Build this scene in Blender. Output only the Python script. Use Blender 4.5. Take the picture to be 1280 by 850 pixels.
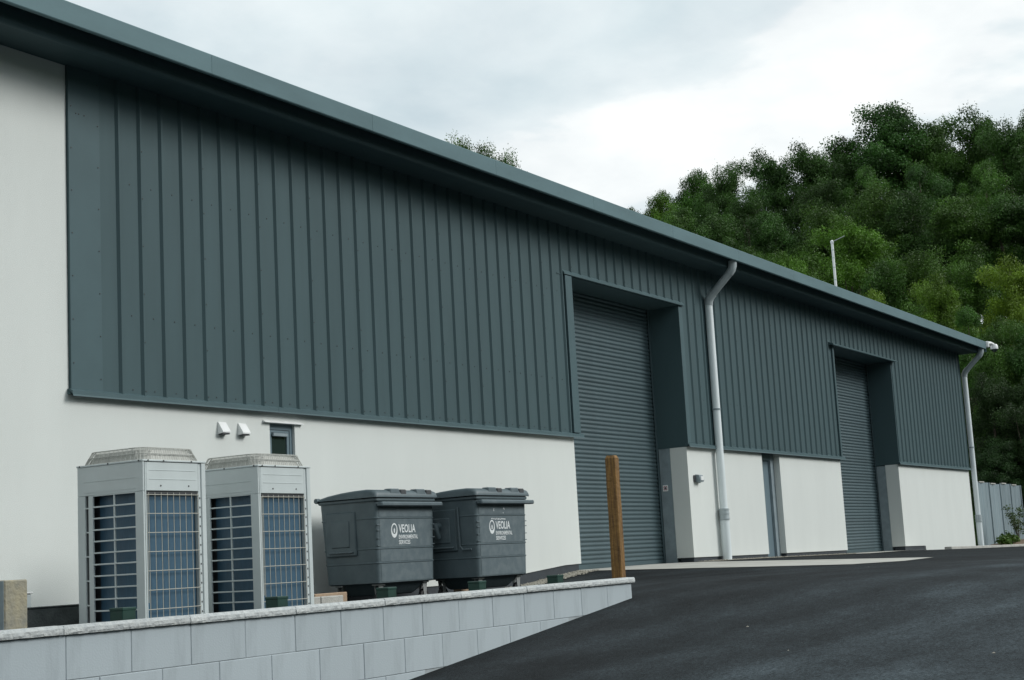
import bpy, math, random
import numpy as np
from mathutils import Vector, Matrix

random.seed(7)
scn = bpy.context.scene
COL = scn.collection
for o in list(bpy.data.objects):
    bpy.data.objects.remove(o)

# ------------------------------------------------------------------ camera
F_PX, W_PX = 1865.36, 1280.0
yaw, pitch, roll = math.radians(58.8112), math.radians(8.3696), math.radians(-3.1748)
EYE = Vector((0.0, -12.1, 0.135))
fw = Vector((math.sin(yaw) * math.cos(pitch), math.cos(yaw) * math.cos(pitch), math.sin(pitch)))
r0 = Vector((math.cos(yaw), -math.sin(yaw), 0))
u0 = r0.cross(fw)
rt = math.cos(roll) * r0 + math.sin(roll) * u0
up = -math.sin(roll) * r0 + math.cos(roll) * u0
cd = bpy.data.cameras.new('camera')
cam = bpy.data.objects.new('camera', cd)
COL.objects.link(cam)
M = Matrix.Identity(4)
for i in range(3):
    M[i][0], M[i][1], M[i][2], M[i][3] = rt[i], up[i], -fw[i], EYE[i]
cam.matrix_world = M
cd.sensor_width = 36.0
cd.lens = F_PX / W_PX * 36.0
cd.clip_start = 0.1
cd.clip_end = 3000
scn.camera = cam

# ------------------------------------------------------------------ sky
SUN_DIR = Vector((0.46, -0.88, 0.64)).normalized()      # towards the sun
world = bpy.data.worlds.new('World')
scn.world = world
world.use_nodes = True
wt = world.node_tree
wt.nodes.clear()
def wn(t, **k):
    n = wt.nodes.new(t)
    for a, b in k.items():
        setattr(n, a, b)
    return n
out = wn('ShaderNodeOutputWorld')
bg = wn('ShaderNodeBackground')
bg.inputs['Strength'].default_value = 0.1
sky = wn('ShaderNodeTexSky', sky_type='NISHITA', sun_disc=False)
sky.sun_elevation = math.asin(SUN_DIR.z)
sky.sun_rotation = math.atan2(SUN_DIR.x, SUN_DIR.y)
tc = wn('ShaderNodeTexCoord')
sep = wn('ShaderNodeSeparateXYZ')
wt.links.new(tc.outputs['Generated'], sep.inputs[0])
addz = wn('ShaderNodeMath', operation='ADD')
mx = wn('ShaderNodeMath', operation='MAXIMUM')
wt.links.new(sep.outputs['Z'], mx.inputs[0]); mx.inputs[1].default_value = 0.0
wt.links.new(mx.outputs[0], addz.inputs[0]); addz.inputs[1].default_value = 0.22
dv = wn('ShaderNodeVectorMath', operation='DIVIDE')
cmb = wn('ShaderNodeCombineXYZ')
for i in range(3):
    wt.links.new(addz.outputs[0], cmb.inputs[i])
wt.links.new(tc.outputs['Generated'], dv.inputs[0])
wt.links.new(cmb.outputs[0], dv.inputs[1])
def noise(scale, detail, rough, off, dist=0.0):
    mp = wn('ShaderNodeMapping')
    mp.inputs['Location'].default_value = off
    n = wn('ShaderNodeTexNoise')
    n.inputs['Scale'].default_value = scale
    n.inputs['Detail'].default_value = detail
    n.inputs['Roughness'].default_value = rough
    n.inputs['Distortion'].default_value = dist
    wt.links.new(dv.outputs[0], mp.inputs[0])
    wt.links.new(mp.outputs[0], n.inputs['Vector'])
    return n
n1 = noise(1.15, 9, 0.50, (0.1, 1.2, 0.3), 0.3)      # cumulus masses
n2 = noise(0.8, 3, 0.5, (4.2, 0.5, 1.0))               # thin breaks in the cloud sheet
n3 = noise(3.2, 7, 0.55, (1.7, 3.1, 0.2), 0.2)         # soft shading inside the clouds
ramp = wn('ShaderNodeValToRGB')
e = ramp.color_ramp.elements
e[0].position = 0.40; e[0].color = (5.9, 6.8, 7.2, 1)
e[1].position = 0.555; e[1].color = (8.5, 8.75, 8.8, 1)
m_ = ramp.color_ramp.elements.new(0.495); m_.color = (7.2, 7.8, 8.05, 1)
m_ = ramp.color_ramp.elements.new(0.515); m_.color = (8.2, 8.5, 8.6, 1)
wt.links.new(n1.outputs['Fac'], ramp.inputs['Fac'])
shd = wn('ShaderNodeValToRGB')
shd.color_ramp.elements[0].position = 0.3; shd.color_ramp.elements[0].color = (0.84, 0.87, 0.89, 1)
shd.color_ramp.elements[1].position = 0.62; shd.color_ramp.elements[1].color = (1.05, 1.05, 1.04, 1)
wt.links.new(n3.outputs['Fac'], shd.inputs['Fac'])
cl = wn('ShaderNodeMixRGB', blend_type='MULTIPLY')
cl.inputs['Fac'].default_value = 1.0
wt.links.new(ramp.outputs['Color'], cl.inputs['Color1'])
wt.links.new(shd.outputs['Color'], cl.inputs['Color2'])
cov = wn('ShaderNodeValToRGB')
cov.color_ramp.elements[0].position = 0.22; cov.color_ramp.elements[0].color = (0.6, 0.6, 0.6, 1)
cov.color_ramp.elements[1].position = 0.42; cov.color_ramp.elements[1].color = (1, 1, 1, 1)
wt.links.new(n2.outputs['Fac'], cov.inputs['Fac'])
mix = wn('ShaderNodeMixRGB')
wt.links.new(cov.outputs['Color'], mix.inputs['Fac'])
wt.links.new(sky.outputs['Color'], mix.inputs['Color1'])
wt.links.new(cl.outputs['Color'], mix.inputs['Color2'])
wt.links.new(mix.outputs['Color'], bg.inputs['Color'])
wt.links.new(bg.outputs[0], out.inputs[0])

# ------------------------------------------------------------------ sun
sl = bpy.data.lights.new('sun', 'SUN')
sl.energy = 1.95
sl.angle = math.radians(22)
sl.color = (1.0, 0.985, 0.95)
so = bpy.data.objects.new('sun', sl)
COL.objects.link(so)
so.rotation_euler = SUN_DIR.to_track_quat('Z', 'Y').to_euler()
so.location = (10, -20, 30)

vs = scn.view_settings
vs.view_transform = 'Standard'
vs.look = 'None'
vs.exposure = 0.22
vs.gamma = 1.0
vs.use_curve_mapping = False
scn.render.engine = 'CYCLES'
scn.render.resolution_x, scn.render.resolution_y = 1024, 680

# ------------------------------------------------------------------ materials
def mat(name, col, rough=0.6, var=0.0, vscale=4.0, bump=0.0, bscale=60.0, metal=0.0,
        col2=None, rnd=0.0, spec=0.5, stretch=(1, 1, 1), lo=0.35, hi=0.65, detail=5, coords='Object'):
    m = bpy.data.materials.new(name)
    m.use_nodes = True
    t = m.node_tree
    b = t.nodes['Principled BSDF']
    b.inputs['Roughness'].default_value = rough
    b.inputs['Metallic'].default_value = metal
    b.inputs['Specular IOR Level'].default_value = spec
    b.inputs['Base Color'].default_value = (*col, 1)
    tcn = t.nodes.new('ShaderNodeTexCoord')
    last = None
    if col2 is not None or var > 0:
        if col2 is None:
            col2 = tuple(c * (1 - var) for c in col)
        mp = t.nodes.new('ShaderNodeMapping')
        mp.inputs['Scale'].default_value = stretch
        n = t.nodes.new('ShaderNodeTexNoise')
        n.inputs['Scale'].default_value = vscale
        n.inputs['Detail'].default_value = detail
        n.inputs['Roughness'].default_value = 0.6
        t.links.new(tcn.outputs[coords], mp.inputs[0])
        t.links.new(mp.outputs[0], n.inputs['Vector'])
        rp = t.nodes.new('ShaderNodeValToRGB')
        rp.color_ramp.elements[0].position = lo
        rp.color_ramp.elements[0].color = (*col2, 1)
        rp.color_ramp.elements[1].position = hi
        rp.color_ramp.elements[1].color = (*col, 1)
        t.links.new(n.outputs['Fac'], rp.inputs['Fac'])
        last = rp.outputs['Color']
    if rnd > 0:
        oi = t.nodes.new('ShaderNodeObjectInfo')
        mr = t.nodes.new('ShaderNodeMapRange')
        mr.inputs['To Min'].default_value = 1 - rnd
        mr.inputs['To Max'].default_value = 1 + rnd
        t.links.new(oi.outputs['Random'], mr.inputs['Value'])
        hsv = t.nodes.new('ShaderNodeHueSaturation')
        t.links.new(mr.outputs[0], hsv.inputs['Value'])
        if last is not None:
            t.links.new(last, hsv.inputs['Color'])
        else:
            hsv.inputs['Color'].default_value = (*col, 1)
        last = hsv.outputs['Color']
    if last is not None:
        t.links.new(last, b.inputs['Base Color'])
    if bump > 0:
        n = t.nodes.new('ShaderNodeTexNoise')
        n.inputs['Scale'].default_value = bscale
        n.inputs['Detail'].default_value = 4
        t.links.new(tcn.outputs[coords], n.inputs['Vector'])
        bp = t.nodes.new('ShaderNodeBump')
        bp.inputs['Strength'].default_value = bump
        bp.inputs['Distance'].default_value = 0.02
        t.links.new(n.outputs['Fac'], bp.inputs['Height'])
        t.links.new(bp.outputs[0], b.inputs['Normal'])
    return m

MT = {}
MT['render'] = mat('white_render', (0.655, 0.69, 0.67), 0.9, var=0.04, vscale=1.1, bump=0.3, bscale=140, detail=9, stretch=(1.6, 1, .4))
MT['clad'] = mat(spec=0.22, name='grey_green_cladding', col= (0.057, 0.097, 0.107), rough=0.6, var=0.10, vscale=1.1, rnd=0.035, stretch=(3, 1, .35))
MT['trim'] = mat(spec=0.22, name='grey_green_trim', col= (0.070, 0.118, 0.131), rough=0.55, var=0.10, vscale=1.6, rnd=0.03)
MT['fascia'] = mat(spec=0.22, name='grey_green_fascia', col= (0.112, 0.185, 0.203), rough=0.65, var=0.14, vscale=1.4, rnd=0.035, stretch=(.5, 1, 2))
MT['shutter'] = mat('shutter_grey', (0.068, 0.105, 0.118), 0.5, spec=.3, var=0.14, vscale=1.4, rnd=0.05)
MT['galv'] = mat('galvanised_steel', (0.27, 0.335, 0.365), 0.5, var=0.28, vscale=5, metal=0.1, lo=.3, hi=.7)
MT['screw'] = mat('dark_screw', (0.03, 0.04, 0.045), 0.5)
MT['plinth'] = mat('dark_plinth', (0.035, 0.045, 0.055), 0.75, var=0.3, vscale=8)
MT['pipe'] = mat('pale_grey_pipe', (0.76, 0.83, 0.85), 0.4, var=0.12, vscale=2.2, stretch=(1, 1, .4))
MT['pipejoint'] = mat('pipe_joint_grey', (0.42, 0.48, 0.50), 0.4, var=0.12, vscale=6)
MT['white'] = mat('white_plastic', (0.78, 0.80, 0.80), 0.4, var=0.06, vscale=9)
MT['winframe'] = mat('window_frame_grey', (0.13, 0.185, 0.215), 0.4)
MT['glass'] = mat('dark_glass', (0.02, 0.032, 0.03), 0.06, spec=0.8)
MT['roof'] = mat('roof_sheet', (0.12, 0.17, 0.18), 0.5, var=0.1)
MT['asphalt'] = None
MT['concrete'] = mat('concrete_pad', (0.50, 0.50, 0.46), 0.9, var=0.22, vscale=1.8, bump=0.3, bscale=60)
MT['block'] = mat('smooth_concrete_block', (0.375, 0.43, 0.46), 0.85, var=0.19, vscale=3.4, stretch=(2.0, 1, .40), lo=.30, hi=.52, bump=0.08, bscale=90, rnd=0.03, detail=8)
MT['mortar'] = mat('mortar', (0.33, 0.37, 0.39), 0.95, var=0.2, vscale=12)
MT['coping'] = mat('rough_coping', (0.50, 0.525, 0.52), 0.95, col2=(0.38, 0.41, 0.42), vscale=26, bump=.5, bscale=55, rnd=0.07, detail=8)
MT['acsheet'] = mat('painted_steel_casing', (0.54, 0.60, 0.605), 0.45, var=0.08, vscale=3)
MT['acbeige'] = mat('beige_fan_guard', (0.43, 0.44, 0.41), 0.5, var=0.15, vscale=14)
MT['coil'] = mat('blue_coil_fins', (0.052, 0.122, 0.188), 0.45, var=0.3, vscale=40, stretch=(6, 6, .3))
MT['wire'] = mat('beige_wire', (0.42, 0.42, 0.37), 0.45)
MT['slot'] = mat('dark_slot', (0.05, 0.055, 0.06), 0.6)
MT['bin'] = mat('slate_plastic', (0.093, 0.128, 0.142), 0.5, col2=(0.072, 0.103, 0.116), vscale=5, bump=0.12, bscale=25, detail=9)
MT['binworn'] = mat('worn_slate_plastic', (0.128, 0.164, 0.178), 0.6, col2=(0.090, 0.124, 0.140), vscale=9, lo=.42, hi=.68, detail=9)
MT['rubber'] = mat('black_rubber', (0.02, 0.02, 0.022), 0.7)
MT['zinc'] = mat('zinc_bracket', (0.42, 0.44, 0.44), 0.4, metal=0.4, var=.2, vscale=20)
MT['print'] = mat('white_print', (0.72, 0.76, 0.77), 0.5)
MT['red'] = mat('red_print', (0.42, 0.06, 0.10), 0.5)
MT['timber'] = mat('treated_timber', (0.265, 0.145, 0.038), 0.8, col2=(0.085, 0.045, 0.017), vscale=9, stretch=(7, 7, .45), bump=0.5, bscale=30, detail=8)
MT['green'] = mat('dark_green_paint', (0.004, 0.040, 0.029), 0.45, var=0.3, vscale=14)
MT['stone'] = mat('mottled_stone', (0.33, 0.30, 0.21), 0.9, col2=(0.22, 0.22, 0.19), vscale=6, bump=.5, bscale=30, detail=8)
MT['stonegrey'] = mat('dark_rough_render', (0.10, 0.115, 0.115), 0.95, var=.4, vscale=7, bump=.4, bscale=50)
MT['brickpale'] = mat('pale_terracotta', (0.40, 0.29, 0.20), 0.9, var=.2, vscale=12, bump=.3)
MT['kerb'] = mat('pale_kerb_concrete', (0.46, 0.46, 0.43), 0.9, var=.2, vscale=6, bump=.4, bscale=60)
MT['gravel'] = mat('pale_gravel', (0.42, 0.40, 0.34), 0.95, var=.5, vscale=40, bump=1.0, bscale=60, rnd=.1)
MT['soil'] = mat('brown_soil', (0.16, 0.115, 0.075), 1.0, var=.5, vscale=6, bump=1.0, bscale=12)
MT['grass'] = mat('hill_undergrowth', (0.024, 0.052, 0.012), 1.0, spec=.03, var=.6, vscale=.6, bump=.6, bscale=2)
MT['bark'] = mat('bark', (0.10, 0.085, 0.06), 0.95, var=.5, vscale=3, stretch=(4, 4, .6), bump=.5, bscale=8)
MT['fence'] = mat('grey_blue_steel_sheet', (0.25, 0.32, 0.355), 0.5, var=.22, vscale=1.5, rnd=.08, stretch=(4, 4, .5), metal=.15)

def asphalt():
    m = bpy.data.materials.new('asphalt')
    m.use_nodes = True
    t = m.node_tree
    b = t.nodes['Principled BSDF']
    b.inputs['Roughness'].default_value = 0.86
    b.inputs['Specular IOR Level'].default_value = 0.16
    tcn = t.nodes.new('ShaderNodeTexCoord')
    def nz(scale, det, st=(1, 1, 1), rot=0.0, ro=0.6, dist=0.0):
        mp = t.nodes.new('ShaderNodeMapping')
        mp.inputs['Scale'].default_value = st
        mp.inputs['Rotation'].default_value = (0, 0, rot)
        n = t.nodes.new('ShaderNodeTexNoise')
        n.inputs['Scale'].default_value = scale
        n.inputs['Detail'].default_value = det
        n.inputs['Roughness'].default_value = ro
        n.inputs['Distortion'].default_value = dist
        t.links.new(tcn.outputs['Object'], mp.inputs[0])
        t.links.new(mp.outputs[0], n.inputs['Vector'])
        return n.outputs['Fac']
    def rmp(f, a, c0, bb, c1):
        r = t.nodes.new('ShaderNodeValToRGB')
        r.color_ramp.elements[0].position = a; r.color_ramp.elements[0].color = (c0, c0, c0, 1)
        r.color_ramp.elements[1].position = bb; r.color_ramp.elements[1].color = (c1, c1, c1, 1)
        t.links.new(f, r.inputs['Fac'])
        return r.outputs['Color']
    def mul(a, bb):
        x = t.nodes.new('ShaderNodeMixRGB'); x.blend_type = 'MULTIPLY'; x.inputs['Fac'].default_value = 1
        t.links.new(a, x.inputs['Color1'])
        if hasattr(bb, 'links'):
            t.links.new(bb, x.inputs['Color2'])
        else:
            x.inputs['Color2'].default_value = bb
        return x.outputs['Color']
    # dusty tyre sweeps: long curved streaks, worn patches, fine aggregate
    w = t.nodes.new('ShaderNodeTexWave')
    w.wave_type = 'RINGS'; w.rings_direction = 'Z'
    w.inputs['Scale'].default_value = 0.32
    w.inputs['Distortion'].default_value = 4.5
    w.inputs['Detail'].default_value = 4
    w.inputs['Detail Scale'].default_value = 0.7
    mpw = t.nodes.new('ShaderNodeMapping')
    mpw.inputs['Location'].default_value = (-4.0, 22.0, 0)
    t.links.new(tcn.outputs['Object'], mpw.inputs[0])
    t.links.new(mpw.outputs[0], w.inputs['Vector'])
    c = rmp(w.outputs['Fac'], 0.2, 0.86, 0.95, 1.24)
    c = mul(c, rmp(nz(0.55, 5, (1, 1, 1), 0, .55, .8), 0.36, 0.66, 0.66, 1.40))
    c = mul(c, rmp(nz(2.5, 5, (.6, 2.2, 1), .5), 0.35, 0.88, 0.65, 1.14))
    c = mul(c, rmp(nz(48, 4, ro=.75), 0.36, 0.45, 0.66, 1.65))
    sx = t.nodes.new('ShaderNodeSeparateXYZ')
    t.links.new(tcn.outputs['Object'], sx.inputs[0])
    ln = t.nodes.new('ShaderNodeMath'); ln.operation = 'MULTIPLY_ADD'
    t.links.new(nz(0.35, 4), ln.inputs[0]); ln.inputs[1].default_value = 3.4
    t.links.new(sx.outputs['Y'], ln.inputs[2])
    lm = t.nodes.new('ShaderNodeMapRange')                  # traffic-worn lane away from the wall
    lm.interpolation_type = 'SMOOTHSTEP'
    lm.inputs['From Min'].default_value = -5.2; lm.inputs['From Max'].default_value = -8.2
    lm.inputs['To Min'].default_value = 0.0; lm.inputs['To Max'].default_value = 1.0
    t.links.new(ln.outputs[0], lm.inputs['Value'])
    c = mul(c, rmp(lm.outputs[0], 0.0, 0.66, 1.0, 1.42))
    c = mul(c, rmp(nz(9, 5, ro=.7), 0.34, 0.80, 0.66, 1.25))
    c = mul(c, (0.0195, 0.0255, 0.0290, 1))
    t.links.new(c, b.inputs['Base Color'])
    bp = t.nodes.new('ShaderNodeBump')
    bp.inputs['Strength'].default_value = 0.55
    bp.inputs['Distance'].default_value = 0.012
    t.links.new(nz(95, 3), bp.inputs['Height'])
    t.links.new(bp.outputs[0], b.inputs['Normal'])
    return m
MT['asphalt'] = asphalt()

def leaf_mat():
    m = bpy.data.materials.new('leaf')
    m.use_nodes = True
    t = m.node_tree
    b = t.nodes['Principled BSDF']
    b.inputs['Roughness'].default_value = 0.55
    b.inputs['Specular IOR Level'].default_value = 0.3
    oi = t.nodes.new('ShaderNodeObjectInfo')
    ge = t.nodes.new('ShaderNodeNewGeometry')
    at = t.nodes.new('ShaderNodeAttribute'); at.attribute_name = 'clump'
    ad = t.nodes.new('ShaderNodeMath'); ad.operation = 'MULTIPLY_ADD'
    t.links.new(ge.outputs['Random Per Island'], ad.inputs[0]); ad.inputs[1].default_value = 0.40
    mr = t.nodes.new('ShaderNodeMath'); mr.operation = 'MULTIPLY'
    t.links.new(at.outputs['Fac'], mr.inputs[0]); mr.inputs[1].default_value = 0.95
    t.links.new(mr.outputs[0], ad.inputs[2])
    sc = t.nodes.new('ShaderNodeMath'); sc.operation = 'ADD'
    t.links.new(ad.outputs[0], sc.inputs[0]); sc.inputs[1].default_value = 0.45
    hs = t.nodes.new('ShaderNodeHueSaturation')
    t.links.new(oi.outputs['Color'], hs.inputs['Color'])
    t.links.new(sc.outputs[0], hs.inputs['Value'])
    t.links.new(hs.outputs[0], b.inputs['Base Color'])
    tr = t.nodes.new('ShaderNodeBsdfTranslucent')
    t.links.new(hs.outputs[0], tr.inputs['Color'])
    mxs = t.nodes.new('ShaderNodeMixShader'); mxs.inputs[0].default_value = 0.28
    t.links.new(b.outputs[0], mxs.inputs[1]); t.links.new(tr.outputs[0], mxs.inputs[2])
    t.links.new(mxs.outputs[0], t.nodes['Material Output'].inputs['Surface'])
    return m
MT['leaf'] = leaf_mat()

# ------------------------------------------------------------------ mesh helpers
class MB:
    def __init__(s): s.v = []; s.f = []
    def add(s, vs, fs):
        o = len(s.v); s.v += [tuple(p) for p in vs]; s.f += [tuple(i + o for i in f) for f in fs]; return s
    def box(s, x0, x1, y0, y1, z0, z1):
        return s.add([(x0, y0, z0), (x1, y0, z0), (x1, y1, z0), (x0, y1, z0), (x0, y0, z1), (x1, y0, z1), (x1, y1, z1), (x0, y1, z1)],
                     [(0, 3, 2, 1), (4, 5, 6, 7), (0, 1, 5, 4), (1, 2, 6, 5), (2, 3, 7, 6), (3, 0, 4, 7)])
    def cbox(s, x0, x1, y0, y1, z0, z1, c=0.004):
        """box with chamfered edges"""
        import itertools
        X, Y, Z = (x0, x1), (y0, y1), (z0, z1)
        vs, idx = [], {}
        for i, j, k in itertools.product((0, 1), repeat=3):
            sx, sy, sz = 1 - 2 * i, 1 - 2 * j, 1 - 2 * k
            for a in range(3):
                p = [X[i] + sx * c, Y[j] + sy * c, Z[k] + sz * c]
                p[a] = (X[i], Y[j], Z[k])[a]
                idx[(i, j, k, a)] = len(vs); vs.append(tuple(p))
        fs = []
        q = lambda *t: tuple(idx[a] for a in t)
        for i in (0, 1):
            f = q((i, 0, 0, 0), (i, 1, 0, 0), (i, 1, 1, 0), (i, 0, 1, 0)); fs.append(f if i else f[::-1])
            f = q((0, i, 0, 1), (0, i, 1, 1), (1, i, 1, 1), (1, i, 0, 1)); fs.append(f if i else f[::-1])
            f = q((0, 0, i, 2), (1, 0, i, 2), (1, 1, i, 2), (0, 1, i, 2)); fs.append(f if i else f[::-1])
        for a in (0, 1):
            for b in (0, 1):
                fl = (a + b) % 2
                f = q((a, b, 0, 0), (a, b, 0, 1), (a, b, 1, 1), (a, b, 1, 0)); fs.append(f if fl else f[::-1])
                f = q((a, 0, b, 0), (a, 0, b, 2), (a, 1, b, 2), (a, 1, b, 0)); fs.append(f[::-1] if fl else f)
                f = q((0, a, b, 1), (0, a, b, 2), (1, a, b, 2), (1, a, b, 1)); fs.append(f if fl else f[::-1])
        for i, j, k in itertools.product((0, 1), repeat=3):
            f = q((i, j, k, 0), (i, j, k, 1), (i, j, k, 2)); fs.append(f if (i + j + k) % 2 else f[::-1])
        return s.add(vs, fs)
    def tube(s, pts, rad, n=12, cap=True):
        pts = [Vector(p) for p in pts]
        rads = rad if isinstance(rad, (list, tuple)) else [rad] * len(pts)
        o = len(s.v)
        pre = None
        for i, p in enumerate(pts):
            if i == 0: d = pts[1] - p
            elif i == len(pts) - 1: d = p - pts[i - 1]
            else: d = (pts[i + 1] - p).normalized() + (p - pts[i - 1]).normalized()
            d.normalize()
            if pre is None:
                a = Vector((0, 0, 1)) if abs(d.z) < 0.9 else Vector((1, 0, 0))
                u = d.cross(a).normalized()
            else:
                u = (pre - d * pre.dot(d)).normalized()
            pre = u
            w = d.cross(u)
            for k in range(n):
                t = 2 * math.pi * k / n
                s.v.append(tuple(p + (u * math.cos(t) + w * math.sin(t)) * rads[i]))
        for i in range(len(pts) - 1):
            for k in range(n):
                a = o + i * n + k; b = o + i * n + (k + 1) % n
                s.f.append((a, b, b + n, a + n))
        if cap:
            s.f.append(tuple(o + k for k in range(n))[::-1])
            s.f.append(tuple(o + (len(pts) - 1) * n + k for k in range(n)))
        return s
    def prism(s, prof, axis, a0, a1, closed=True, cap=True):
        """profile of (p,q) swept along axis; axis 'x': (y,z), 'y': (x,z), 'z': (x,y)"""
        def P(p, a):
            return {'x': (a, p[0], p[1]), 'y': (p[0], a, p[1]), 'z': (p[0], p[1], a)}[axis]
        n = len(prof); o = len(s.v)
        s.v += [P(p, a0) for p in prof] + [P(p, a1) for p in prof]
        for i in range(n if closed else n - 1):
            j = (i + 1) % n
            s.f.append((o + i, o + j, o + n + j, o + n + i))
        if closed and cap:
            s.f.append(tuple(o + i for i in range(n))[::-1]); s.f.append(tuple(o + n + i for i in range(n)))
        return s
    def lathe(s, prof, c, n=20, axis='z'):
        """prof of (r,h)"""
        o = len(s.v)
        for r, h in prof:
            for k in range(n):
                t = 2 * math.pi * k / n
                a, b = r * math.cos(t), r * math.sin(t)
                p = {'z': (a, b, h), 'x': (h, a, b), 'y': (a, h, b)}[axis]
                s.v.append((c[0] + p[0], c[1] + p[1], c[2] + p[2]))
        for i in range(len(prof) - 1):
            for k in range(n):
                a = o + i * n + k; b = o + i * n + (k + 1) % n
                s.f.append((a, b, b + n, a + n))
        s.f.append(tuple(o + k for k in range(n))[::-1])
        s.f.append(tuple(o + (len(prof) - 1) * n + k for k in range(n)))
        return s
    def mesh(s, name, m, smooth=False):
        me = bpy.data.meshes.new(name)
        me.from_pydata(s.v, [], s.f)
        import bmesh
        bm = bmesh.new(); bm.from_mesh(me)
        bmesh.ops.recalc_face_normals(bm, faces=bm.faces)
        bm.to_mesh(me); bm.free()
        if m: me.materials.append(MT[m] if isinstance(m, str) else m)
        if smooth:
            me.polygons.foreach_set('use_smooth', [True] * len(me.polygons))
            try: me.set_sharp_from_angle(angle=math.radians(38))
            except Exception: pass
        me.update()
        return me
    def build(s, name, m, parent=None, loc=(0, 0, 0), smooth=False):
        return obj(name, s.mesh(name, m, smooth), parent, loc)

def obj(name, data, parent=None, loc=(0, 0, 0), rot=(0, 0, 0)):
    o = bpy.data.objects.new(name, data)
    COL.objects.link(o)
    o.location = loc
    o.rotation_euler = rot
    if parent: o.parent = parent
    return o
def tag(o, label=None, cat=None, group=None, kind=None):
    if label: o['label'] = label
    if cat: o['category'] = cat
    if group: o['group'] = group
    if kind: o['kind'] = kind
    return o
def thing(name, label, cat, loc=(0, 0, 0), rz=0, group=None):
    return tag(obj(name, None, None, loc, (0, 0, rz)), label, cat, group)
def copy_tree(o, parent=None):
    c = o.copy(); COL.objects.link(c); c.parent = parent
    for ch in [x for x in bpy.data.objects if x.parent is o]:
        copy_tree(ch, c)
    return c

# ------------------------------------------------------------------ ground
XA = [-60, -30, -12, -6, 0, 11.7, 12.6, 13.6, 15, 20, 26, 35, 47, 60, 120]
ZA = [-2.7, -2.6, -2.45, -2.15, -1.56, -.244, -.175, -.145, -.14, -.20, -.32, -.46, -.62, -.75, -1.3]
XF = [-60, 17, 19, 20, 21.6, 25.5, 28, 30, 35, 38, 41, 46.3, 60, 120]
ZF = [-.36, -.36, -.32, -.26, -.11, -.095, -.11, -.125, -.175, -.18, -.217, -.3, -.45, -1.1]
def z_road(x, y):
    za = float(np.interp(x, XA, ZA))
    if y <= -6.1: return za
    w = max(za, -.30); t = min(max((y + 6.1) / 6.1, 0), 1)
    return w * (1 - t) + float(np.interp(x, XF, ZF)) * t
def grid(mb, xs, ys, fz):
    o = len(mb.v); n = len(ys)
    for x in xs:
        for y in ys: mb.v.append((x, y, fz(x, y)))
    for i in range(len(xs) - 1):
        for j in range(n - 1):
            a = o + i * n + j
            mb.f.append((a, a + n, a + n + 1, a + 1))
road = MB()
xs = sorted(set([-60, -45, -30, -25, -20, -16] + [round(-12 + .5 * i, 2) for i in range(0, 145)] + [11.7, 64, 70, 80, 95]))
grid(road, xs, [-60, -45, -35, -28, -22, -18, -15, -13, -12, -11, -10, -9.2, -8.5, -7.8, -7.2, -6.6, -6.1], z_road)
grid(road, [x for x in xs if x <= 11.7], [-6.05, -5.5, -4.5, -3.5, -2.5, -1.5, -.8, 0.02], z_road)
grid(road, [x for x in xs if 11.7 <= x <= 47], [-6.1, -5.5, -4.5, -3.5, -2.5, -1.5, -.8, 0.0, .9], z_road)
grid(road, [x for x in xs if 47 <= x], [-6.1, -4.5, -3.5, -2.5, -1.5, -.8, .2, 3], z_road)
tag(road.build('road', 'asphalt', smooth=True), kind='structure')

HD = (math.sin(math.radians(70)), math.cos(math.radians(70)))
def z_hill(x, y):
    s = x * HD[0] + (y + 12.1) * HD[1]
    z = -1.6 if x < 45 else -1.2
    if s > 57:
        t = s - 57
        z += min(0.012 * t * t, 0.31 * t - 1.3 if t > 10 else 1e9) + (0.5 if t > 4 else .125 * t)
        z = min(z, 14.5 + .01 * min(t, 100))
    if y < -52: z += min(.5 * (-52 - y), 46) * (1 - .25 * math.sin(x * .012))  # unseen rise behind the camera, added to block low sky and darken the eaves
    z = min(z, 52)
    z += 0.35 * math.sin(x * .21) * math.cos(y * .17) * min(1, max(0, (s - 57) / 10))
    return z
g = MB()
gx = [-900, -400, -200, -100] + list(range(-60, 200, 5)) + [230, 300, 450, 900]
gy = [-900, -400, -200, -120] + list(range(-80, 200, 5)) + [230, 300, 450, 900]
grid(g, gx, gy, lambda x, y: z_hill(x, y) if not (-61 < x < 96 and -61 < y < 4 and x * HD[0] + (y + 12.1) * HD[1] < 57) else -3.2)
tag(g.build('hillside', 'grass', smooth=True), kind='structure')

pad = MB()
def sheet(mb, quad, n, m, lift):
    (a, b, c, d) = [Vector((p[0], p[1])) for p in quad]
    o = len(mb.v)
    for i in range(n + 1):
        for j in range(m + 1):
            u, v = i / n, j / m
            p = (a * (1 - u) + b * u) * (1 - v) + (d * (1 - u) + c * u) * v
            mb.v.append((p.x, p.y, z_road(p.x, p.y) + lift))
    for i in range(n):
        for j in range(m):
            q = o + i * (m + 1) + j
            mb.f.append((q, q + m + 1, q + m + 2, q + 1))
sheet(pad, [(21.45, -4.75), (27.3, -4.25), (26.05, .6), (21.75, .6)], 12, 10, .006)
tag(pad.build('loading_pad', 'concrete', smooth=True), kind='structure')
pad = MB()
sheet(pad, [(34.9, -.55), (40.6, -.42), (39.6, .6), (34.95, .6)], 10, 4, .012)
tag(pad.build('door_threshold', 'concrete', smooth=True), kind='structure')
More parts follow.
